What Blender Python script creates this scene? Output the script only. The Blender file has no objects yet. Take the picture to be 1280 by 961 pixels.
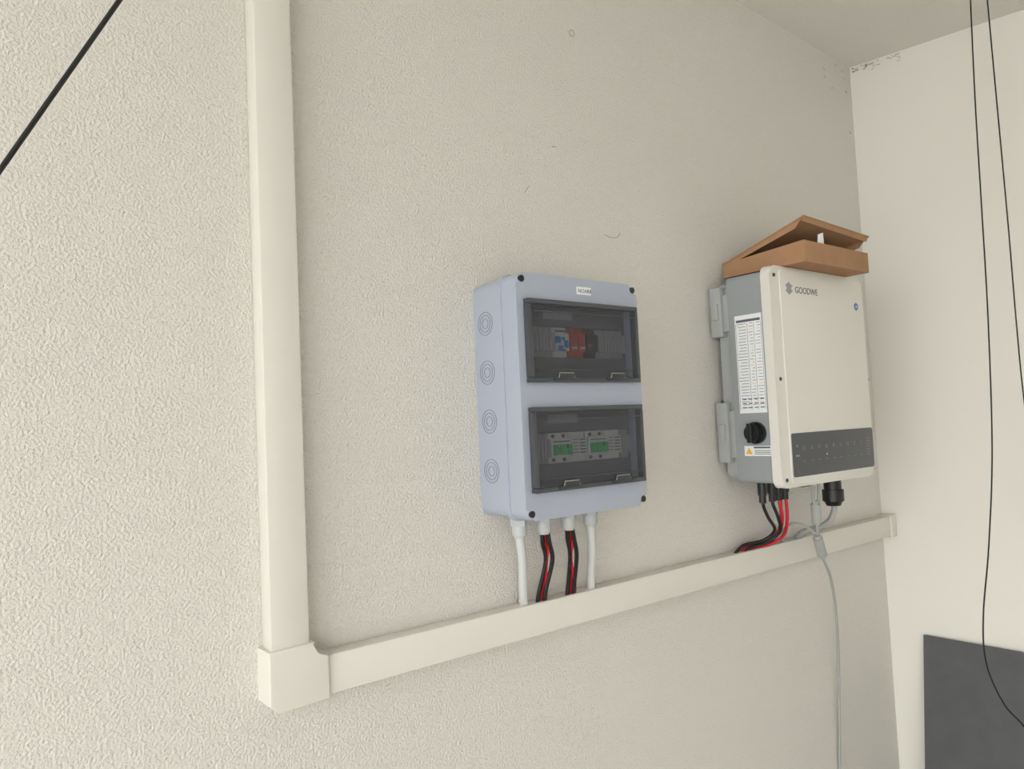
import bpy, bmesh, math, random
from mathutils import Vector, Matrix
random.seed(3)
CZ=1.55; CD=1.17     # eye height, eye-to-wall distance
def V(X,D,Z): return Vector((X, D-CD, CZ+Z))
def lin(c):
    return tuple(((x/255)/12.92 if x/255<=.04045 else ((x/255+.055)/1.055)**2.4) for x in c)+(1,)
# ---------- materials
def mat(name,c,rough=.5,metal=0,spec=.5,bump=None,var=0,vscale=5,emit=None):
    m=bpy.data.materials.new(name); m.use_nodes=True; nt=m.node_tree; b=nt.nodes['Principled BSDF']
    b.inputs['Base Color'].default_value=lin(c); b.inputs['Roughness'].default_value=rough
    b.inputs['Metallic'].default_value=metal; b.inputs['Specular IOR Level'].default_value=spec
    tc=nt.nodes.new('ShaderNodeTexCoord')
    if var:
        n=nt.nodes.new('ShaderNodeTexNoise'); n.inputs['Scale'].default_value=vscale; n.inputs['Detail'].default_value=4
        nt.links.new(tc.outputs['Object'],n.inputs['Vector'])
        mx=nt.nodes.new('ShaderNodeMix'); mx.data_type='RGBA'
        a=lin(tuple(max(0,x-var) for x in c)); d=lin(tuple(min(255,x+var) for x in c))
        mx.inputs[6].default_value=a; mx.inputs[7].default_value=d
        nt.links.new(n.outputs['Fac'],mx.inputs[0]); nt.links.new(mx.outputs[2],b.inputs['Base Color'])
    if bump:
        sc,st,dist=bump[:3]
        n=nt.nodes.new('ShaderNodeTexNoise'); n.inputs['Scale'].default_value=sc; n.inputs['Detail'].default_value=3; n.inputs['Roughness'].default_value=bump[3] if len(bump)>3 else .55
        nt.links.new(tc.outputs['Object'],n.inputs['Vector'])
        bp=nt.nodes.new('ShaderNodeBump'); bp.inputs['Strength'].default_value=st; bp.inputs['Distance'].default_value=dist
        nt.links.new(n.outputs['Fac'],bp.inputs['Height']); nt.links.new(bp.outputs['Normal'],b.inputs['Normal'])
    if emit:
        b.inputs['Emission Color'].default_value=lin(c); b.inputs['Emission Strength'].default_value=emit
    return m
M={}
M['wall']=mat('stucco_paint',(226,223,216),.85,bump=(235,1.0,.0048,.5),var=3,vscale=1.5,spec=.2)
M['wall2']=mat('smooth_paint',(236,234,226),.8,bump=(60,.15,.002),var=3,vscale=2,spec=.2)
M['ceil']=mat('ceiling_paint',(230,228,221),.9,bump=(160,.7,.003),var=4,vscale=4,spec=.1)
M['floor']=mat('concrete',(190,189,184),.8,var=10,vscale=6,bump=(80,.2,.002))
M['ground']=mat('paving',(190,189,185),.9,var=12,vscale=3)
M['trunk']=mat('trunk_plastic',(222,219,211),.4,var=3,vscale=8)
M['boxgrey']=mat('blue_grey_plastic',(171,178,194),.42,bump=(900,.06,.0005))
M['boxdark']=mat('groove_grey',(120,127,145),.5)
M['gland']=mat('gland_grey',(190,192,192),.45)
M['inner']=mat('inner_grey',(120,122,126),.6)
M['inner2']=mat('inner_plate',(175,177,180),.5)
M['latch']=mat('latch_edge',(150,152,155),.4)
M['black']=mat('black_plastic',(22,22,24),.4)
M['dk']=mat('dark_grey',(52,54,58),.4)
M['white']=mat('white_plastic',(235,236,234),.4)
M['label']=mat('label_paper',(238,240,242),.5)
M['ink']=mat('label_ink',(95,100,110),.6)
M['green']=mat('green_toggle',(70,185,95),.4)
M['blue']=mat('blue_part',(60,130,205),.4)
M['orange']=mat('orange_part',(200,66,42),.4)
M['brown']=mat('brown_part',(80,40,35),.4)
M['ivory']=mat('ivory_enamel',(224,222,215),.35,bump=(500,.05,.0005))
M['body']=mat('grey_aluminium',(156,161,164),.45,metal=.1,bump=(600,.08,.0005))
M['bracket']=mat('bracket_grey',(172,175,176),.45)
M['panel']=mat('display_panel',(78,80,85),.35)
M['icon']=mat('icon_print',(145,147,153),.5)
M['led']=mat('led',(190,220,255),.3,emit=.6)
M['red']=mat('red_cable',(200,30,48),.4)
M['blk']=mat('black_cable',(18,18,20),.45)
M['wht']=mat('white_cable',(205,207,205),.45)
M['gry']=mat('grey_cable',(165,168,165),.45)
M['yellow']=mat('warn_yellow',(245,180,40),.5)
M['lightblue']=mat('badge_blue',(90,120,175),.4)
M['card']=mat('cardboard',(172,134,103),.9,var=8,vscale=30,spec=.1)
M['slate']=mat('slate',(86,87,89),.6,var=12,vscale=14,bump=(60,.3,.002))
M['web']=mat('cobweb_grey',(95,91,86),.9)
M['metal']=mat('screw_metal',(90,92,95),.35,metal=.8)
def smoky(name,tint,refl,c):
    m=bpy.data.materials.new(name); m.use_nodes=True; nt=m.node_tree
    for n in list(nt.nodes): nt.nodes.remove(n)
    o=nt.nodes.new('ShaderNodeOutputMaterial'); t=nt.nodes.new('ShaderNodeBsdfTransparent'); t.inputs[0].default_value=(tint,tint,tint*1.02,1)
    g=nt.nodes.new('ShaderNodeBsdfPrincipled'); g.inputs['Base Color'].default_value=lin(c); g.inputs['Roughness'].default_value=.12
    mx=nt.nodes.new('ShaderNodeMixShader'); mx.inputs[0].default_value=refl
    nt.links.new(t.outputs[0],mx.inputs[1]); nt.links.new(g.outputs[0],mx.inputs[2]); nt.links.new(mx.outputs[0],o.inputs[0]); return m
M['smoke']=smoky('smoky_polycarbonate',.84,.24,(90,93,98))
M['smokerim']=smoky('smoky_rim',.5,.75,(86,88,93))
# ---------- mesh helpers
def finish(name,bm,mts,parent=None,smooth=True):
    me=bpy.data.meshes.new(name); bmesh.ops.recalc_face_normals(bm,faces=bm.faces[:]); bm.to_mesh(me); bm.free()
    for m in (mts if isinstance(mts,(list,tuple)) else [mts]): me.materials.append(M[m])
    if smooth:
        for p in me.polygons: p.use_smooth=True
        me.set_sharp_from_angle(angle=math.radians(35))
    ob=bpy.data.objects.new(name,me); bpy.context.scene.collection.objects.link(ob)
    if parent: ob.parent=parent
    return ob
def empty(name):
    e=bpy.data.objects.new(name,None); e.empty_display_size=.05; bpy.context.scene.collection.objects.link(e); return e
def add_box(bm,x0,x1,d0,d1,z0,z1,mi=0,bev=0,seg=2):
    vs=[bm.verts.new(V(x,d,z)) for x in (x0,x1) for d in (d0,d1) for z in (z0,z1)]
    fs=[bm.faces.new([vs[i] for i in f]) for f in ((0,1,3,2),(4,6,7,5),(0,4,5,1),(2,3,7,6),(0,2,6,4),(1,5,7,3))]
    for f in fs: f.material_index=mi
    if bev:
        es=list({e for f in fs for e in f.edges})
        r=bmesh.ops.bevel(bm,geom=es,offset=bev,segments=seg,profile=.5,affect='EDGES')
        for f in r['faces']: f.material_index=mi
def box(name,x0,x1,d0,d1,z0,z1,m,bev=0,parent=None,seg=2):
    bm=bmesh.new(); add_box(bm,x0,x1,d0,d1,z0,z1,0,bev,seg); return finish(name,bm,m,parent)
def rrect(x0,x1,z0,z1,r,n=6):
    pts=[]
    for cx,cz,a0 in ((x1-r,z1-r,0),(x0+r,z1-r,90),(x0+r,z0+r,180),(x1-r,z0+r,270)):
        for i in range(n+1):
            a=math.radians(a0+90*i/n); pts.append((cx+r*math.cos(a),cz+r*math.sin(a)))
    return pts
def prism(name,pts,d0,d1,m,bev=0,parent=None,seg=4):
    bm=bmesh.new(); f=bm.faces.new([bm.verts.new(V(x,d0,z)) for x,z in pts])
    g=bm.faces.new([bm.verts.new(V(x,d1,z)) for x,z in reversed(pts)])
    fv=list(f.verts); gv=list(reversed(list(g.verts))); n=len(fv)
    for i in range(n): bm.faces.new([fv[i],gv[i],gv[(i+1)%n],fv[(i+1)%n]])
    if bev: bmesh.ops.bevel(bm,geom=list(f.edges),offset=bev,segments=seg,profile=.5,affect='EDGES')
    return finish(name,bm,m,parent)
def cyl_bm(bm,c,axis,r,l,n=20,r2=None,mi=0):
    axis=Vector(axis).normalized(); q=Vector((0,0,1)).rotation_difference(axis).to_matrix().to_4x4()
    ret=bmesh.ops.create_cone(bm,cap_ends=True,segments=n,radius1=r,radius2=r if r2 is None else r2,depth=l,matrix=Matrix.Translation(c)@q)
    for f in {f for v in ret['verts'] for f in v.link_faces}: f.material_index=mi
def ring_bm(bm,c,r,w,h,n=28,mi=0):
    cs=[]
    for rr,x in ((r-w,0),(r-w,-h),(r,-h),(r,0)):
        cs.append([bm.verts.new(Vector(c)+Vector((x,rr*math.cos(2*math.pi*i/n),rr*math.sin(2*math.pi*i/n)))) for i in range(n)])
    for k in range(3):
        for i in range(n):
            f=bm.faces.new([cs[k][i],cs[k][(i+1)%n],cs[k+1][(i+1)%n],cs[k+1][i]]); f.material_index=mi
def cr(pts,sub):
    p=[Vector(q) for q in pts]; p=[p[0]*2-p[1]]+p+[p[-1]*2-p[-2]]; out=[]
    for i in range(1,len(p)-2):
        for k in range(sub):
            t=k/sub; a,b,c,d=p[i-1:i+3]
            out.append(.5*((2*b)+(-a+c)*t+(2*a-5*b+4*c-d)*t*t+(-a+3*b-3*c+d)*t**3))
    out.append(p[-2]); return out
def tube_bm(bm,pts,r,n=10,sub=8,mi=0,raw=False):
    pts=[Vector(q) for q in pts] if raw else cr(pts,sub)
    rings=[]; t=(pts[1]-pts[0]).normalized(); nrm=t.orthogonal().normalized()
    for i,p in enumerate(pts):
        t=(pts[min(i+1,len(pts)-1)]-pts[max(i-1,0)]).normalized()
        nrm=(nrm-t*nrm.dot(t)).normalized(); b=t.cross(nrm)
        rings.append([bm.verts.new(p+r*(math.cos(2*math.pi*k/n)*nrm+math.sin(2*math.pi*k/n)*b)) for k in range(n)])
    for a,b in zip(rings,rings[1:]):
        for k in range(n):
            f=bm.faces.new([a[k],a[(k+1)%n],b[(k+1)%n],b[k]]); f.material_index=mi
    for e in (rings[0],rings[-1]):
        f=bm.faces.new(e); f.material_index=mi
def tube(name,pts,r,m,parent=None,n=10,sub=8):
    bm=bmesh.new(); tube_bm(bm,[V(*q) for q in pts],r,n,sub); return finish(name,bm,m,parent)
def text(name,s,x,d,z,size,m,parent):
    cu=bpy.data.curves.new(name,'FONT'); cu.body=s; cu.size=size; cu.extrude=.0002
    t=bpy.data.objects.new(name,cu); bpy.context.scene.collection.objects.link(t)
    bpy.context.view_layer.update(); me=bpy.data.meshes.new_from_object(t.evaluated_get(bpy.context.evaluated_depsgraph_get()))
    bpy.data.objects.remove(t); me.materials.clear(); me.materials.append(M[m])
    me.transform(Matrix.Translation(V(x,d,z))@Matrix.Rotation(math.pi/2,4,'X'))
    ob=bpy.data.objects.new(name,me); bpy.context.scene.collection.objects.link(ob); ob.parent=parent; return ob
def boolean(ob,cutters):
    for c in cutters:
        md=ob.modifiers.new('cut','BOOLEAN'); md.operation='DIFFERENCE'; md.object=c; md.solver='EXACT'
    bpy.context.view_layer.update()
    me=bpy.data.meshes.new_from_object(ob.evaluated_get(bpy.context.evaluated_depsgraph_get()))
    ob.modifiers.clear(); ob.data=me
    for c in cutters: bpy.data.objects.remove(c)
    for p in me.polygons: p.use_smooth=True
    me.set_sharp_from_angle(angle=math.radians(35))
# ---------- room
RX=2.40
def ceilz(X,D): return 1.11-.042*(X-2.4)+.073*(D-1.17)
box('wall_back',-2.6,RX+.15,1.17,1.32,-1.55,1.75,'wall')
box('wall_right',RX,RX+.15,-3.0,1.17,-1.55,1.75,'wall2')
bm=bmesh.new()
c=[(-2.6,-3.0),(RX,-3.0),(RX,1.17),(-2.6,1.17)]
lo=[bm.verts.new(V(x,d,ceilz(x,d))) for x,d in c]; hi=[bm.verts.new(V(x,d,ceilz(x,d)+.1)) for x,d in c]
bm.faces.new(lo); bm.faces.new(hi)
for i in range(4): bm.faces.new([lo[i],lo[(i+1)%4],hi[(i+1)%4],hi[i]])
finish('ceiling',bm,'ceil')
box('floor',-2.6,RX+.15,-3.15,1.32,-1.65,-1.55,'floor')
box('wall_front',-1.3,RX+.15,-3.15,-3.0,-1.55,1.75,'wall2')  # unseen wall, extended to cut frontal daylight on the back wall
box('ground',-30,30,-30,30,-1.75,-1.66,'ground')  # unseen ground outside, added to bounce daylight into the room
# ---------- trunking
tr=empty('cable_trunking')
box('vertical_channel',.424,.482,1.13,1.17,-.33,1.185,'trunk',.004,tr)
box('vertical_cover',.4225,.4835,1.1275,1.138,-.33,1.185,'trunk',.003,tr)
def slanted(name,x0,x1,d0,d1,h0,h1,m,bev):
    o=box(name,x0,x1,d0,d1,h0,h1,m,bev,tr)
    for v in o.data.vertices: v.co.z+=(v.co.x-.5)*.0060
    return o
slanted('horizontal_channel',.49,2.393,1.132,1.17,-.401,-.344,'trunk',.003)
slanted('horizontal_cover',.49,2.372,1.1285,1.138,-.403,-.3425,'trunk',.003)
slanted('end_cap',2.365,2.398,1.124,1.17,-.406,-.340,'trunk',.003)
el=[(.417,-.396),(.430,-.409),(.512,-.407),(.512,-.338),(.494,-.338),(.489,-.332),(.489,-.316),(.417,-.318)]
prism('elbow_cover',el,1.122,1.17,'trunk',.003,tr)
# ---------- distribution box
db=empty('electrical_distribution_box')
prism('base',rrect(.850,1.159,-.166,.271,.018),1.084,1.17,'boxgrey',0,db)
prism('rim',rrect(.8445,1.1645,-.172,.2765,.022),1.078,1.088,'boxgrey',.002,db)
lid=prism('lid',rrect(.847,1.162,-.1695,.274,.022),1.035,1.080,'boxgrey',.012,db,5)
W=[(.075,.226),(-.121,.031)]
cut=[box('c%d'%i,.868,1.144,1.0,1.079,a+.004,b-.004,'inner') for i,(a,b) in enumerate(W)]
boolean(lid,cut)
bm=bmesh.new()
for z in (.1928,.1010,.0096,-.0823):
    for r in (.0225,.0165,.0095): ring_bm(bm,V(.850,1.134,z),r,.0011,.0006)
finish('knockouts',bm,'boxdark',db)
bm=bmesh.new()
for x,z in ((.860,.262),(1.150,.262),(.860,-.157),(1.150,-.157)):
    cyl_bm(bm,V(x,1.0355,z),(0,1,0),.0062,.004,16)
finish('lid_screws',bm,'black',db)
box('top_tab',.872,.888,1.088,1.10,.270,.280,'boxgrey',.002,db)
box('maker_label',.995,1.033,1.034,1.036,.243,.258,'label',.0005,db)
text('maker_label_text','NOARK',.998,1.0338,.2465,.0105,'ink',db)
for wi,(a,b) in enumerate(W):
    n='_%d'%(wi+1)
    zc=(.153 if wi==0 else -.045)
    bm=bmesh.new()
    for (x0,x1,z0,z1) in ((.869,1.143,zc+.029,b-.006),(.869,1.143,a+.006,zc-.029),(.869,.874,zc-.029,zc+.029),(1.138,1.143,zc-.029,zc+.029)):
        add_box(bm,x0,x1,1.056,1.060,z0,z1)
    add_box(bm,.869,1.143,1.074,1.078,a+.006,b-.006)
    finish('fascia'+n,bm,'inner',db)
    box('instruction_sticker'+n,.925,1.000,1.0555,1.0562,b-.030,b-.014,'inner2',0,db)
    x0,x1=.862,1.149
    box('pane'+n,x0+.006,x1-.006,1.0225,1.0250,a+.006,b-.006,'smoke',0,db)
    bm=bmesh.new()
    add_box(bm,x0,x1,1.022,1.037,b-.009,b,0,.002); add_box(bm,x0,x1,1.022,1.037,a,a+.009,0,.002)
    add_box(bm,x0,x0+.009,1.022,1.037,a+.009,b-.009,0,.002); add_box(bm,x1-.009,x1,1.022,1.037,a+.009,b-.009,0,.002)
    add_box(bm,x0+.012,x1-.012,1.0205,1.0235,a+.022,a+.0235); add_box(bm,x0+.012,x1-.012,1.0205,1.0235,b-.024,b-.0225)
    finish('cover_rim'+n,bm,'smokerim',db)
    bm=bmesh.new()
    for xc in (.945,1.080):
        add_box(bm,xc-.030,xc+.030,1.018,1.023,a+.003,a+.009,0,.001)
        tube_bm(bm,[V(xc-.020,1.019,a+.008),V(xc-.017,1.019,a+.017),V(xc+.017,1.019,a+.017),V(xc+.020,1.019,a+.008)],.0012,6,raw=True,mi=1)
        add_box(bm,xc-.018,xc+.018,1.017,1.022,a+.006,a+.016,0,.001)
    finish('cover_latches'+n,bm,['dk','latch'],db)
def module(bm,x0,x1,zc,body,nose=None,tog=None):
    add_box(bm,x0+.0004,x1-.0004,1.058,1.0735,zc-.028,zc+.028,body,.0006)
    if nose is not None: add_box(bm,x0+.001,x1-.001,1.049,1.0582,zc-.017,zc+.017,nose,.001)
    if tog is not None:
        add_box(bm,x0+.004,x1-.004,1.043,1.049,zc-.010,zc+.000,tog,.001)
        n=max(1,round((x1-x0)/.018))
        for i in range(n):
            xc=x0+(i+.5)*(x1-x0)/n; add_box(bm,xc-.0045,xc+.0045,1.041,1.049,zc-.013,zc+.006,tog,.001)
bm=bmesh.new(); zc=.153
x=.874
while x<.942: module(bm,x,x+.0085,zc,1,1); x+=.0085
module(bm,.944,.984,zc,0,0)
for dx,dz,w,h,mi in ((.004,.004,.012,.012,2),(.020,.006,.006,.006,2),(.010,-.012,.012,.010,2),(.026,-.004,.009,.014,2),(.004,.020,.03,.003,7),(.02,-.016,.008,.004,7)):
    add_box(bm,.944+dx,.944+dx+w,1.047,1.0495,zc+dz-h/2,zc+dz+h/2,mi)
module(bm,.986,1.006,zc,3,3); module(bm,1.007,1.027,zc,3,3); module(bm,1.028,1.060,zc,4,5)
for i in range(2): add_box(bm,.989+.021*i,1.002+.021*i,1.047,1.0495,zc-.012,zc-.009,0)
add_box(bm,1.033,1.040,1.047,1.0495,zc-.008,zc-.002,3)
x=1.061
while x<1.136: module(bm,x,x+.0085,zc,1,1); x+=.0085
DM=['white','inner2','blue','orange','brown','black','green','ink']
finish('surge_and_blank_modules',bm,DM,db)
bm=bmesh.new(); zc=-.045
x=.874
while x<.918: module(bm,x,x+.0085,zc,1,1); x+=.0085
for s in (.925,1.020):
    module(bm,s,s+.050,zc,0,0,6); module(bm,s+.051,s+.092,zc,0,0)
    add_box(bm,s+.005,s+.045,1.0475,1.0495,zc+.011,zc+.013,7)
    for k in range(5):
        add_box(bm,s+.055,s+.055+.012,1.0475,1.0495,zc+.013-k*.006,zc+.0145-k*.006,7)
        add_box(bm,s+.072,s+.072+.014,1.0475,1.0495,zc+.012-k*.006,zc+.0145-k*.006,7)
    for dx in (.004,.030):
        for dz in (.022,-.022): cyl_bm(bm,V(s+dx+.008,1.0575,zc+dz),(0,1,0),.0035,.003,10,mi=7)
x=1.113
while x<1.136: module(bm,x,x+.0085,zc,1,1); x+=.0085
finish('circuit_breakers',bm,DM,db)
for i,xx in enumerate((.888,.948,1.012,1.071)):
    bm=bmesh.new(); cyl_bm(bm,V(xx,1.108,-.176),(0,0,1),.0165,.018,6); cyl_bm(bm,V(xx,1.108,-.193),(0,0,1),.0145,.018,12)
    cyl_bm(bm,V(xx,1.108,-.204),(0,0,1),.010,.008,16,r2=.0135)
    finish('gland_%d'%(i+1),bm,'gland',db)
tube('supply_cable_1',[(.888,1.108,-.19),(.891,1.110,-.22),(.902,1.12,-.255),(.912,1.135,-.30),(.920,1.145,-.34),(.923,1.150,-.37)],.0085,'wht',db,12)
tube('supply_cable_2',[(1.071,1.108,-.19),(1.074,1.110,-.22),(1.084,1.12,-.26),(1.093,1.135,-.30),(1.099,1.145,-.34),(1.101,1.150,-.37)],.0085,'wht',db,12)
for j,(xx,xm,xe) in enumerate(((.948,.967,.962),(1.012,1.031,1.038))):
    for k,(mm,ox,od) in enumerate((('red',.004,0),('black',-.004,0),('red',.001,.006),('black',.002,-.006))):
        sgn=1 if k%2 else -1
        tube('string_cable_%d%d'%(j,k),[(xx+ox,1.108+od,-.195),(xx+ox*2+.005,1.110+od,-.225),(xm+ox*2.0*sgn,1.12+od,-.262),(xe+ox*2.2,1.138+od*.6,-.325),(xe+ox*2.5,1.148+od,-.37)],.0042,mm,db,8)
# ---------- inverter
iv=empty('solar_inverter')
prism('shell',rrect(1.573,2.012,-.174,.3486,.022),.990,1.014,'ivory',.009,iv,5)
prism('shell_raised_cover',rrect(1.612,2.004,-.168,.3420,.014),.9865,.992,'ivory',.003,iv)
prism('body',rrect(1.578,2.000,-.163,.338,.012),1.012,1.112,'body',.0,iv)
prism('body_rear',rrect(1.592,1.985,-.150,.320,.01),1.110,1.150,'bracket',.0,iv)
bm=bmesh.new()
for i in range(30):
    xx=1.60+i*.0128; add_box(bm,xx,xx+.003,1.112,1.146,-.157,.326)
finish('heatsink_fins',bm,'body',iv)
bm=bmesh.new()
for z0,z1 in ((.195,.318),(-.115,.032)):
    add_box(bm,1.572,1.600,1.128,1.160,z0,z1,0,.002)
    add_box(bm,1.580,1.600,1.112,1.128,z0+.012,z1-.02,0,.002)
    add_box(bm,1.566,1.573,1.135,1.152,(z0+z1)/2-.02,(z0+z1)/2+.02,0,.002)
add_box(bm,1.590,1.99,1.150,1.17,.20,.30,0,.002); add_box(bm,1.590,1.99,1.150,1.17,-.10,.02,0,.002)
finish('mounting_bracket',bm,'bracket',iv)
prism('display_strip',rrect(1.616,2.003,-.1505,-.048,.006),.9852,.990,'panel',.001,iv)
bm=bmesh.new()
for i in range(9):
    xx=1.665+i*.034
    w=.004 if i%3 else .005
    add_box(bm,xx-w,xx+w,.9846,.9853,-.088,-.0868); add_box(bm,xx-w,xx+w,.9846,.9853,-.0812,-.080)
    add_box(bm,xx-w,xx-w+.0012,.9846,.9853,-.088,-.080); add_box(bm,xx+w-.0012,xx+w,.9846,.9853,-.088,-.080)
    add_box(bm,xx-.006,xx+.006,.9846,.9853,-.116,-.1150)
for k in range(7):
    add_box(bm,1.965,1.985,.9846,.9853,-.075-k*.007,-.0740-k*.007)
cyl_bm(bm,V(1.636,.985,-.078),(0,1,0),.003,.001,16); add_box(bm,1.628,1.645,.9846,.9853,-.103,-.099)
finish('display_icons',bm,'icon',iv)
bm=bmesh.new(); cyl_bm(bm,V(1.767,.985,-.104),(0,1,0),.0018,.0012,12)
finish('status_led',bm,'led',iv)
bm=bmesh.new()
for x_,z_ in ((1.592,.08),(1.592,-.155),(1.592,.325),(2.006,.08),(2.004,.325),(2.004,-.155)): cyl_bm(bm,V(x_,.9895,z_),(0,1,0),.0045,.003,14)
finish('shell_screws',bm,'metal',iv)
bm=bmesh.new()
for dz in (-.006,.006):
    v=[bm.verts.new(V(1.648+a,.9861,.297+dz+b)) for a,b in ((-.016,0),(0,-.0095),(.016,0),(0,.0095))]; bm.faces.new(v)
v=[bm.verts.new(V(1.648+a,.9859,.297+b)) for a,b in ((-.010,0),(0,-.014),(.010,0),(0,.014))]; bm.faces.new(v)
finish('logo_diamond',bm,'body',iv)
text('logo_text','GOODWE',1.674,.9863,.288,.022,'dk',iv)
bm=bmesh.new(); cyl_bm(bm,V(1.965,.9862,.272),(0,1,0),.011,.001,6); finish('rating_badge',bm,'lightblue',iv)
text('rating_badge_text','A',1.961,.9855,.268,.012,'label',iv)
bm=bmesh.new(); add_box(bm,1.5770,1.5782,1.020,1.094,.004,.240,0)
S=.004
for r in range(30):
    z=.226-r*.0072
    if r==0: add_box(bm,1.5726+S,1.5731+S,1.024,1.090,z-.003,z+.003,1); continue
    for (a,b) in ((1.024,1.040),(1.044,1.058),(1.062,1.090)):
        add_box(bm,1.5727+S,1.5731+S,a+random.random()*.003,b-random.random()*.008,z-.0006,z+.0005,2 if (r%6==3 and a<1.05) else 1)
for dd in (1.0225,1.042,1.060,1.0915): add_box(bm,1.5727+S,1.5731+S,dd-.0003,dd+.0003,.012,.220,1)
for i in range(3):
    for j in range(4): add_box(bm,1.5726+S,1.5731+S,1.026+j*.016,1.036+j*.016,.036-i*.010,.0385-i*.010,1)
finish('spec_label',bm,['label','ink','yellow'],iv)
bm=bmesh.new(); cyl_bm(bm,V(1.5735,1.052,-.0433),(1,0,0),.026,.010,28); cyl_bm(bm,V(1.562,1.052,-.0433),(1,0,0),.020,.016,24)
add_box(bm,1.544,1.564,1.046,1.058,-.066,-.020,0,.002)
finish('isolator_knob',bm,'black',iv)
bm=bmesh.new(); add_box(bm,1.5768,1.5785,1.014,1.088,-.098,-.074,0)
v=[bm.verts.new(V(1.5766,d,z)) for d,z in ((1.084,-.094),(1.066,-.094),(1.075,-.078))]; f=bm.faces.new(v); f.material_index=2
add_box(bm,1.5765,1.5769,1.018,1.062,-.080,-.076,1)
for k in range(3): add_box(bm,1.5765,1.5769,1.018,1.060,-.086-k*.004,-.0845-k*.004,1)
finish('warning_label',bm,['label','ink','yellow'],iv)
bm=bmesh.new()
for xx in (1.612,1.652,1.680,1.708):
    cyl_bm(bm,V(xx,1.07,-.176),(0,0,1),.011,.030,14); cyl_bm(bm,V(xx,1.07,-.200),(0,0,1),.0085,.026,8); cyl_bm(bm,V(xx,1.07,-.192),(0,0,1),.0105,.006,8)
for xx in (1.765,1.785): cyl_bm(bm,V(xx,1.06,-.174),(0,0,1),.012,.026,14)
finish('string_connectors',bm,'black',iv)
bm=bmesh.new(); cyl_bm(bm,V(1.918,1.06,-.185),(0,0,1),.022,.046,24); cyl_bm(bm,V(1.918,1.06,-.222),(0,0,1),.027,.030,24); cyl_bm(bm,V(1.918,1.06,-.242),(0,0,1),.018,.014,24,r2=.024)
finish('ac_connector',bm,'black',iv)
tube('string_cable_black_1',[(1.612,1.07,-.205),(1.615,1.071,-.222),(1.637,1.075,-.250),(1.685,1.09,-.288),(1.680,1.12,-.315),(1.625,1.14,-.322),(1.592,1.148,-.342)],.0042,'blk',iv)
tube('string_cable_black_2',[(1.652,1.07,-.205),(1.656,1.071,-.222),(1.681,1.075,-.258),(1.708,1.09,-.294),(1.691,1.12,-.322),(1.641,1.14,-.331),(1.617,1.15,-.350)],.0042,'blk',iv)
tube('string_cable_red_1',[(1.680,1.07,-.205),(1.684,1.07,-.222),(1.698,1.075,-.260),(1.716,1.10,-.300),(1.689,1.125,-.320),(1.645,1.142,-.328),(1.609,1.15,-.345)],.0042,'red',iv)
tube('string_cable_red_2',[(1.708,1.07,-.205),(1.712,1.07,-.225),(1.719,1.075,-.266),(1.738,1.10,-.308),(1.712,1.125,-.329),(1.656,1.142,-.337),(1.627,1.15,-.350)],.0042,'red',iv)
tube('string_cable_red_3',[(1.700,1.078,-.205),(1.703,1.08,-.225),(1.708,1.085,-.262),(1.727,1.11,-.300),(1.700,1.135,-.325),(1.650,1.150,-.334),(1.620,1.155,-.350)],.0042,'red',iv)
tube('comm_cable_1',[(1.815,1.06,-.160),(1.816,1.06,-.184),(1.821,1.06,-.226),(1.835,1.065,-.279),(1.849,1.07,-.326),(1.880,1.08,-.379),(1.948,1.10,-.448),(2.009,1.125,-.555),(2.048,1.15,-.710),(2.050,1.16,-.868),(2.038,1.163,-1.062),(2.036,1.163,-1.54)],.0038,'gry',iv)
tube('comm_cable_2',[(1.850,1.06,-.160),(1.850,1.06,-.183),(1.844,1.06,-.228),(1.834,1.062,-.278),(1.832,1.065,-.312),(1.803,1.07,-.294),(1.762,1.08,-.280),(1.762,1.11,-.294),(1.798,1.148,-.350)],.0036,'gry',iv)
tube('ac_cable',[(1.918,1.06,-.240),(1.918,1.06,-.262),(1.905,1.068,-.288),(1.878,1.08,-.302),(1.850,1.10,-.309),(1.862,1.135,-.328),(1.880,1.15,-.358)],.0075,'gry',iv,12)
bm=bmesh.new()
for A,B in ((V(1.831,1.062,-.237),V(1.836,1.064,-.283)),(V(1.842,1.068,-.325),V(1.876,1.078,-.375))):
    cyl_bm(bm,(A+B)/2,B-A,.0125,(B-A).length,16)
    d=(B-A).normalized(); cyl_bm(bm,A-d*.004,B-A,.007,.010,12,r2=.010); cyl_bm(bm,B+d*.004,B-A,.010,.010,12,r2=.007)
finish('ferrite_cores',bm,'gry',iv)
# ---------- cardboard carton on the inverter
cb=empty('cardboard_box')
X0,X1,F,R,Z0,T=1.630,1.934,.930,1.155,.3495,.003
def quadslab(bm,pts,t,mi=0):
    p=[V(*q) for q in pts]; n=(p[1]-p[0]).cross(p[2]-p[0]).normalized()*t
    a=[bm.verts.new(q) for q in p]; b=[bm.verts.new(q+n) for q in p]; k=len(p)
    fs=[bm.faces.new(a),bm.faces.new(b)]+[bm.faces.new([a[i],a[(i+1)%k],b[(i+1)%k],b[i]]) for i in range(k)]
    for f in fs: f.material_index=mi
bm=bmesh.new()
add_box(bm,X0+.004,X1-.004,F+.004,R-.004,Z0+.0005,Z0+T)
add_box(bm,X0,X1,F,F+T,Z0,Z0+.051,0,.0008)
g=F+T+.0003
quadslab(bm,[(X0+.0004,g,Z0),(X0+.0004,R-T,Z0),(X0+.0004,R-T,Z0+.036),(X0+.0004,g,Z0+.0505)],T)
quadslab(bm,[(X1-.0004-T,g,Z0),(X1-.0004-T,R-T,Z0),(X1-.0004-T,R-T,Z0+.036),(X1-.0004-T,g,Z0+.0505)],T)
add_box(bm,X0,X1,R-T+.0003,R,Z0,Z0+.036)
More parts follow.
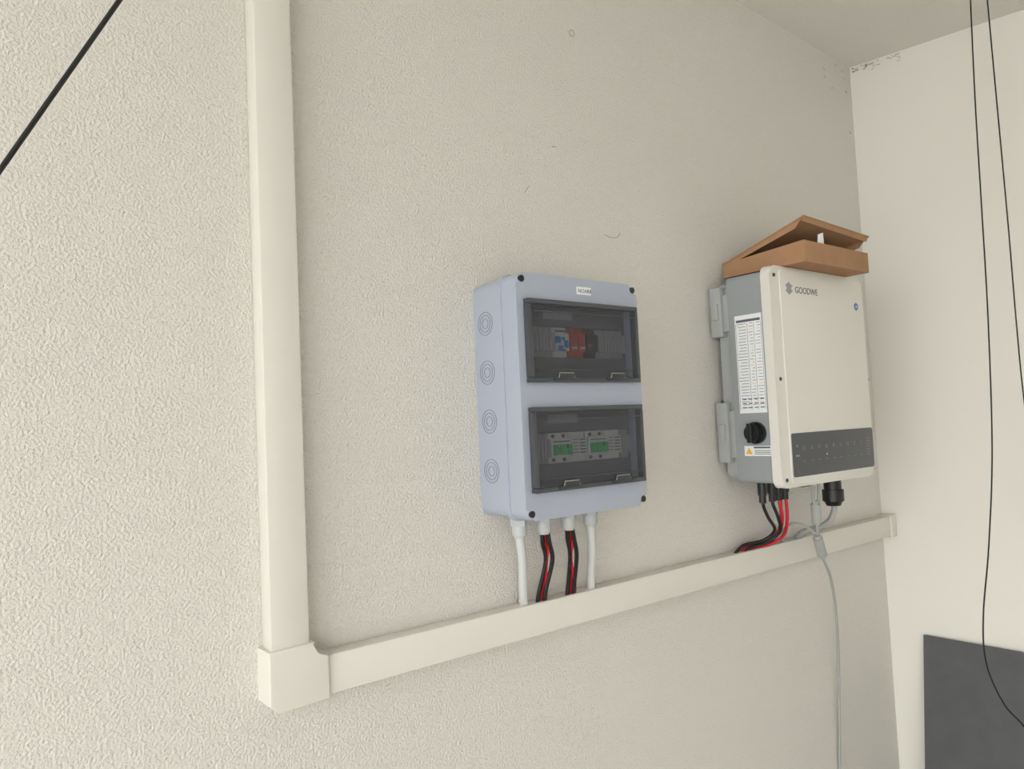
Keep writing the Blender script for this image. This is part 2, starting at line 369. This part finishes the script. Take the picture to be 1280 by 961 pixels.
quadslab(bm,[(X0+.01,F+.006,Z0+.050),(X1-.01,F+.006,Z0+.050),(X1-.02,F+.045,Z0+.030),(X0+.02,F+.045,Z0+.030)],.002)
finish('tray',bm,'card',cb)
bm=bmesh.new()
hz=Z0+.037; fz=.457; fz2=.444
quadslab(bm,[(X0-.002,R,hz),(X1+.002,R,hz),(X1+.002,F-.005,fz2),(X0-.002,F-.005,fz)],T)
quadslab(bm,[(X0,F-.0052,fz-.0005),(X1,F-.0052,fz2-.0005),(X1,F+.002,fz2-.014),(X0,F+.002,fz-.012)],.002)
quadslab(bm,[(X0+.0005,R-.004,hz-.001),(X0+.0005,F-.001,fz-.002),(X0+.0005,F+.02,fz-.026),(X0+.0005,R-.03,hz-.0035)],.002)
quadslab(bm,[(X1-.003,R-.004,hz-.001),(X1-.003,F-.001,fz2-.002),(X1-.003,F+.02,fz2-.026),(X1-.003,R-.03,hz-.0035)],.002)
finish('lid',bm,'card',cb)
bm=bmesh.new(); quadslab(bm,[(1.70,F+.006,.396),(1.73,F+.006,.398),(1.722,F+.003,.428),(1.712,F+.01,.424)],.001); finish('plastic_bag_corner',bm,'label',cb)
# ---------- hanging cords
tube('hanging_cord',[(.545,.9,1.168),(.43,.9,.951),(.300,.9,.706),(.186,.9,.490),(.075,.9,.280),(-.02,.9,.100),(-.12,.9,-.10),(-.21,.9,-.35),(-.25,.9,-.7),(-.27,.9,-1.2),(-.27,.88,-1.545)],.0027,'blk',None,8)
tube('hanging_cord.001',[(2.235,.75,1.087),(2.232,.75,1.081),(2.207,.75,.790),(2.193,.75,.510),(2.176,.75,.215),(2.135,.75,-.111),(2.067,.75,-.342),(2.000,.75,-.503),(1.997,.75,-.614),(2.083,.75,-.729),(2.197,.75,-.814),(2.25,.72,-.92),(2.22,.70,-1.2),(2.12,.70,-1.545)],.0018,'blk',None,8)
tube('hanging_cord.002',[(2.261,.72,1.085),(2.261,.72,1.076),(2.269,.72,.794),(2.278,.72,.471),(2.279,.72,.216),(2.289,.72,.005),(2.335,.72,-.291),(2.33,.66,-.6),(2.24,.5,-1.0),(2.16,.42,-1.545)],.0018,'blk',None,8)
# ---------- slab leaning on right wall
bm=bmesh.new()
quadslab(bm,[(2.385,1.063,-.682),(2.385,.45,-.682),(2.262,.45,-1.549),(2.262,1.063,-1.549)],.012)
finish('slate_slab',bm,'slate')
# ---------- loose cobweb threads on the plaster
bm=bmesh.new()
def strand(pts,r=.0005): tube_bm(bm,[V(*q) for q in pts],r,5,6)
strand([(1.217,1.168,.415),(1.236,1.166,.410),(1.260,1.168,.415),(1.269,1.168,.4255)])
strand([(1.149+.008*math.cos(i),1.168,.856+.007*math.sin(i)) for i in range(7)])
strand([(1.073,1.168,.587),(1.085,1.168,.588)])
strand([(1.005,1.168,.4895),(.998,1.167,.484),(.992,1.168,.476)],.0004)
for i in range(30):
    D=1.163-abs(random.gauss(0,.08)); X=2.397; Z=ceilz(X,D)-.006-abs(random.gauss(0,.009))
    q=[(X,D,Z)]
    for k in range(2): q.append((X-random.random()*.003,min(1.166,q[-1][1]+random.uniform(-.010,.010)),q[-1][2]+random.uniform(-.006,.003)))
    strand(q,.0005)
for i in range(9):
    X=2.37-abs(random.gauss(0,.10)); Z=ceilz(X,1.165)-.015-abs(random.gauss(0,.08))
    q=[(X,1.168,Z)]
    for k in range(3): q.append((q[-1][0]+random.uniform(-.012,.012),1.168-random.random()*.002,q[-1][2]+random.uniform(-.008,.008)))
    strand(q,.0003)
finish('cobweb',bm,'web')
# ---------- daylight through the open garage side
w=bpy.data.worlds.new('world'); bpy.context.scene.world=w; w.use_nodes=True
w.node_tree.nodes['Background'].inputs[0].default_value=(1,.995,.982,1); w.node_tree.nodes['Background'].inputs[1].default_value=4.35
cam=bpy.data.cameras.new('camera'); co=bpy.data.objects.new('camera',cam); bpy.context.scene.collection.objects.link(co)
up=Vector((-.04588,-.99748,.05416)).normalized(); X=Vector((1190,-3.16,950)); X=(X-up*X.dot(up)).normalized(); Y=up.cross(X)
m=Matrix(((X.x,-X.y,-X.z),(Y.x,-Y.y,-Y.z),(up.x,-up.y,-up.z))).to_4x4(); m.translation=Vector((0,-CD,CZ))
co.matrix_world=m
cam.sensor_width=36; cam.lens=26.72; cam.clip_start=.01
bpy.context.scene.camera=co
bpy.context.scene.view_settings.view_transform='Standard'
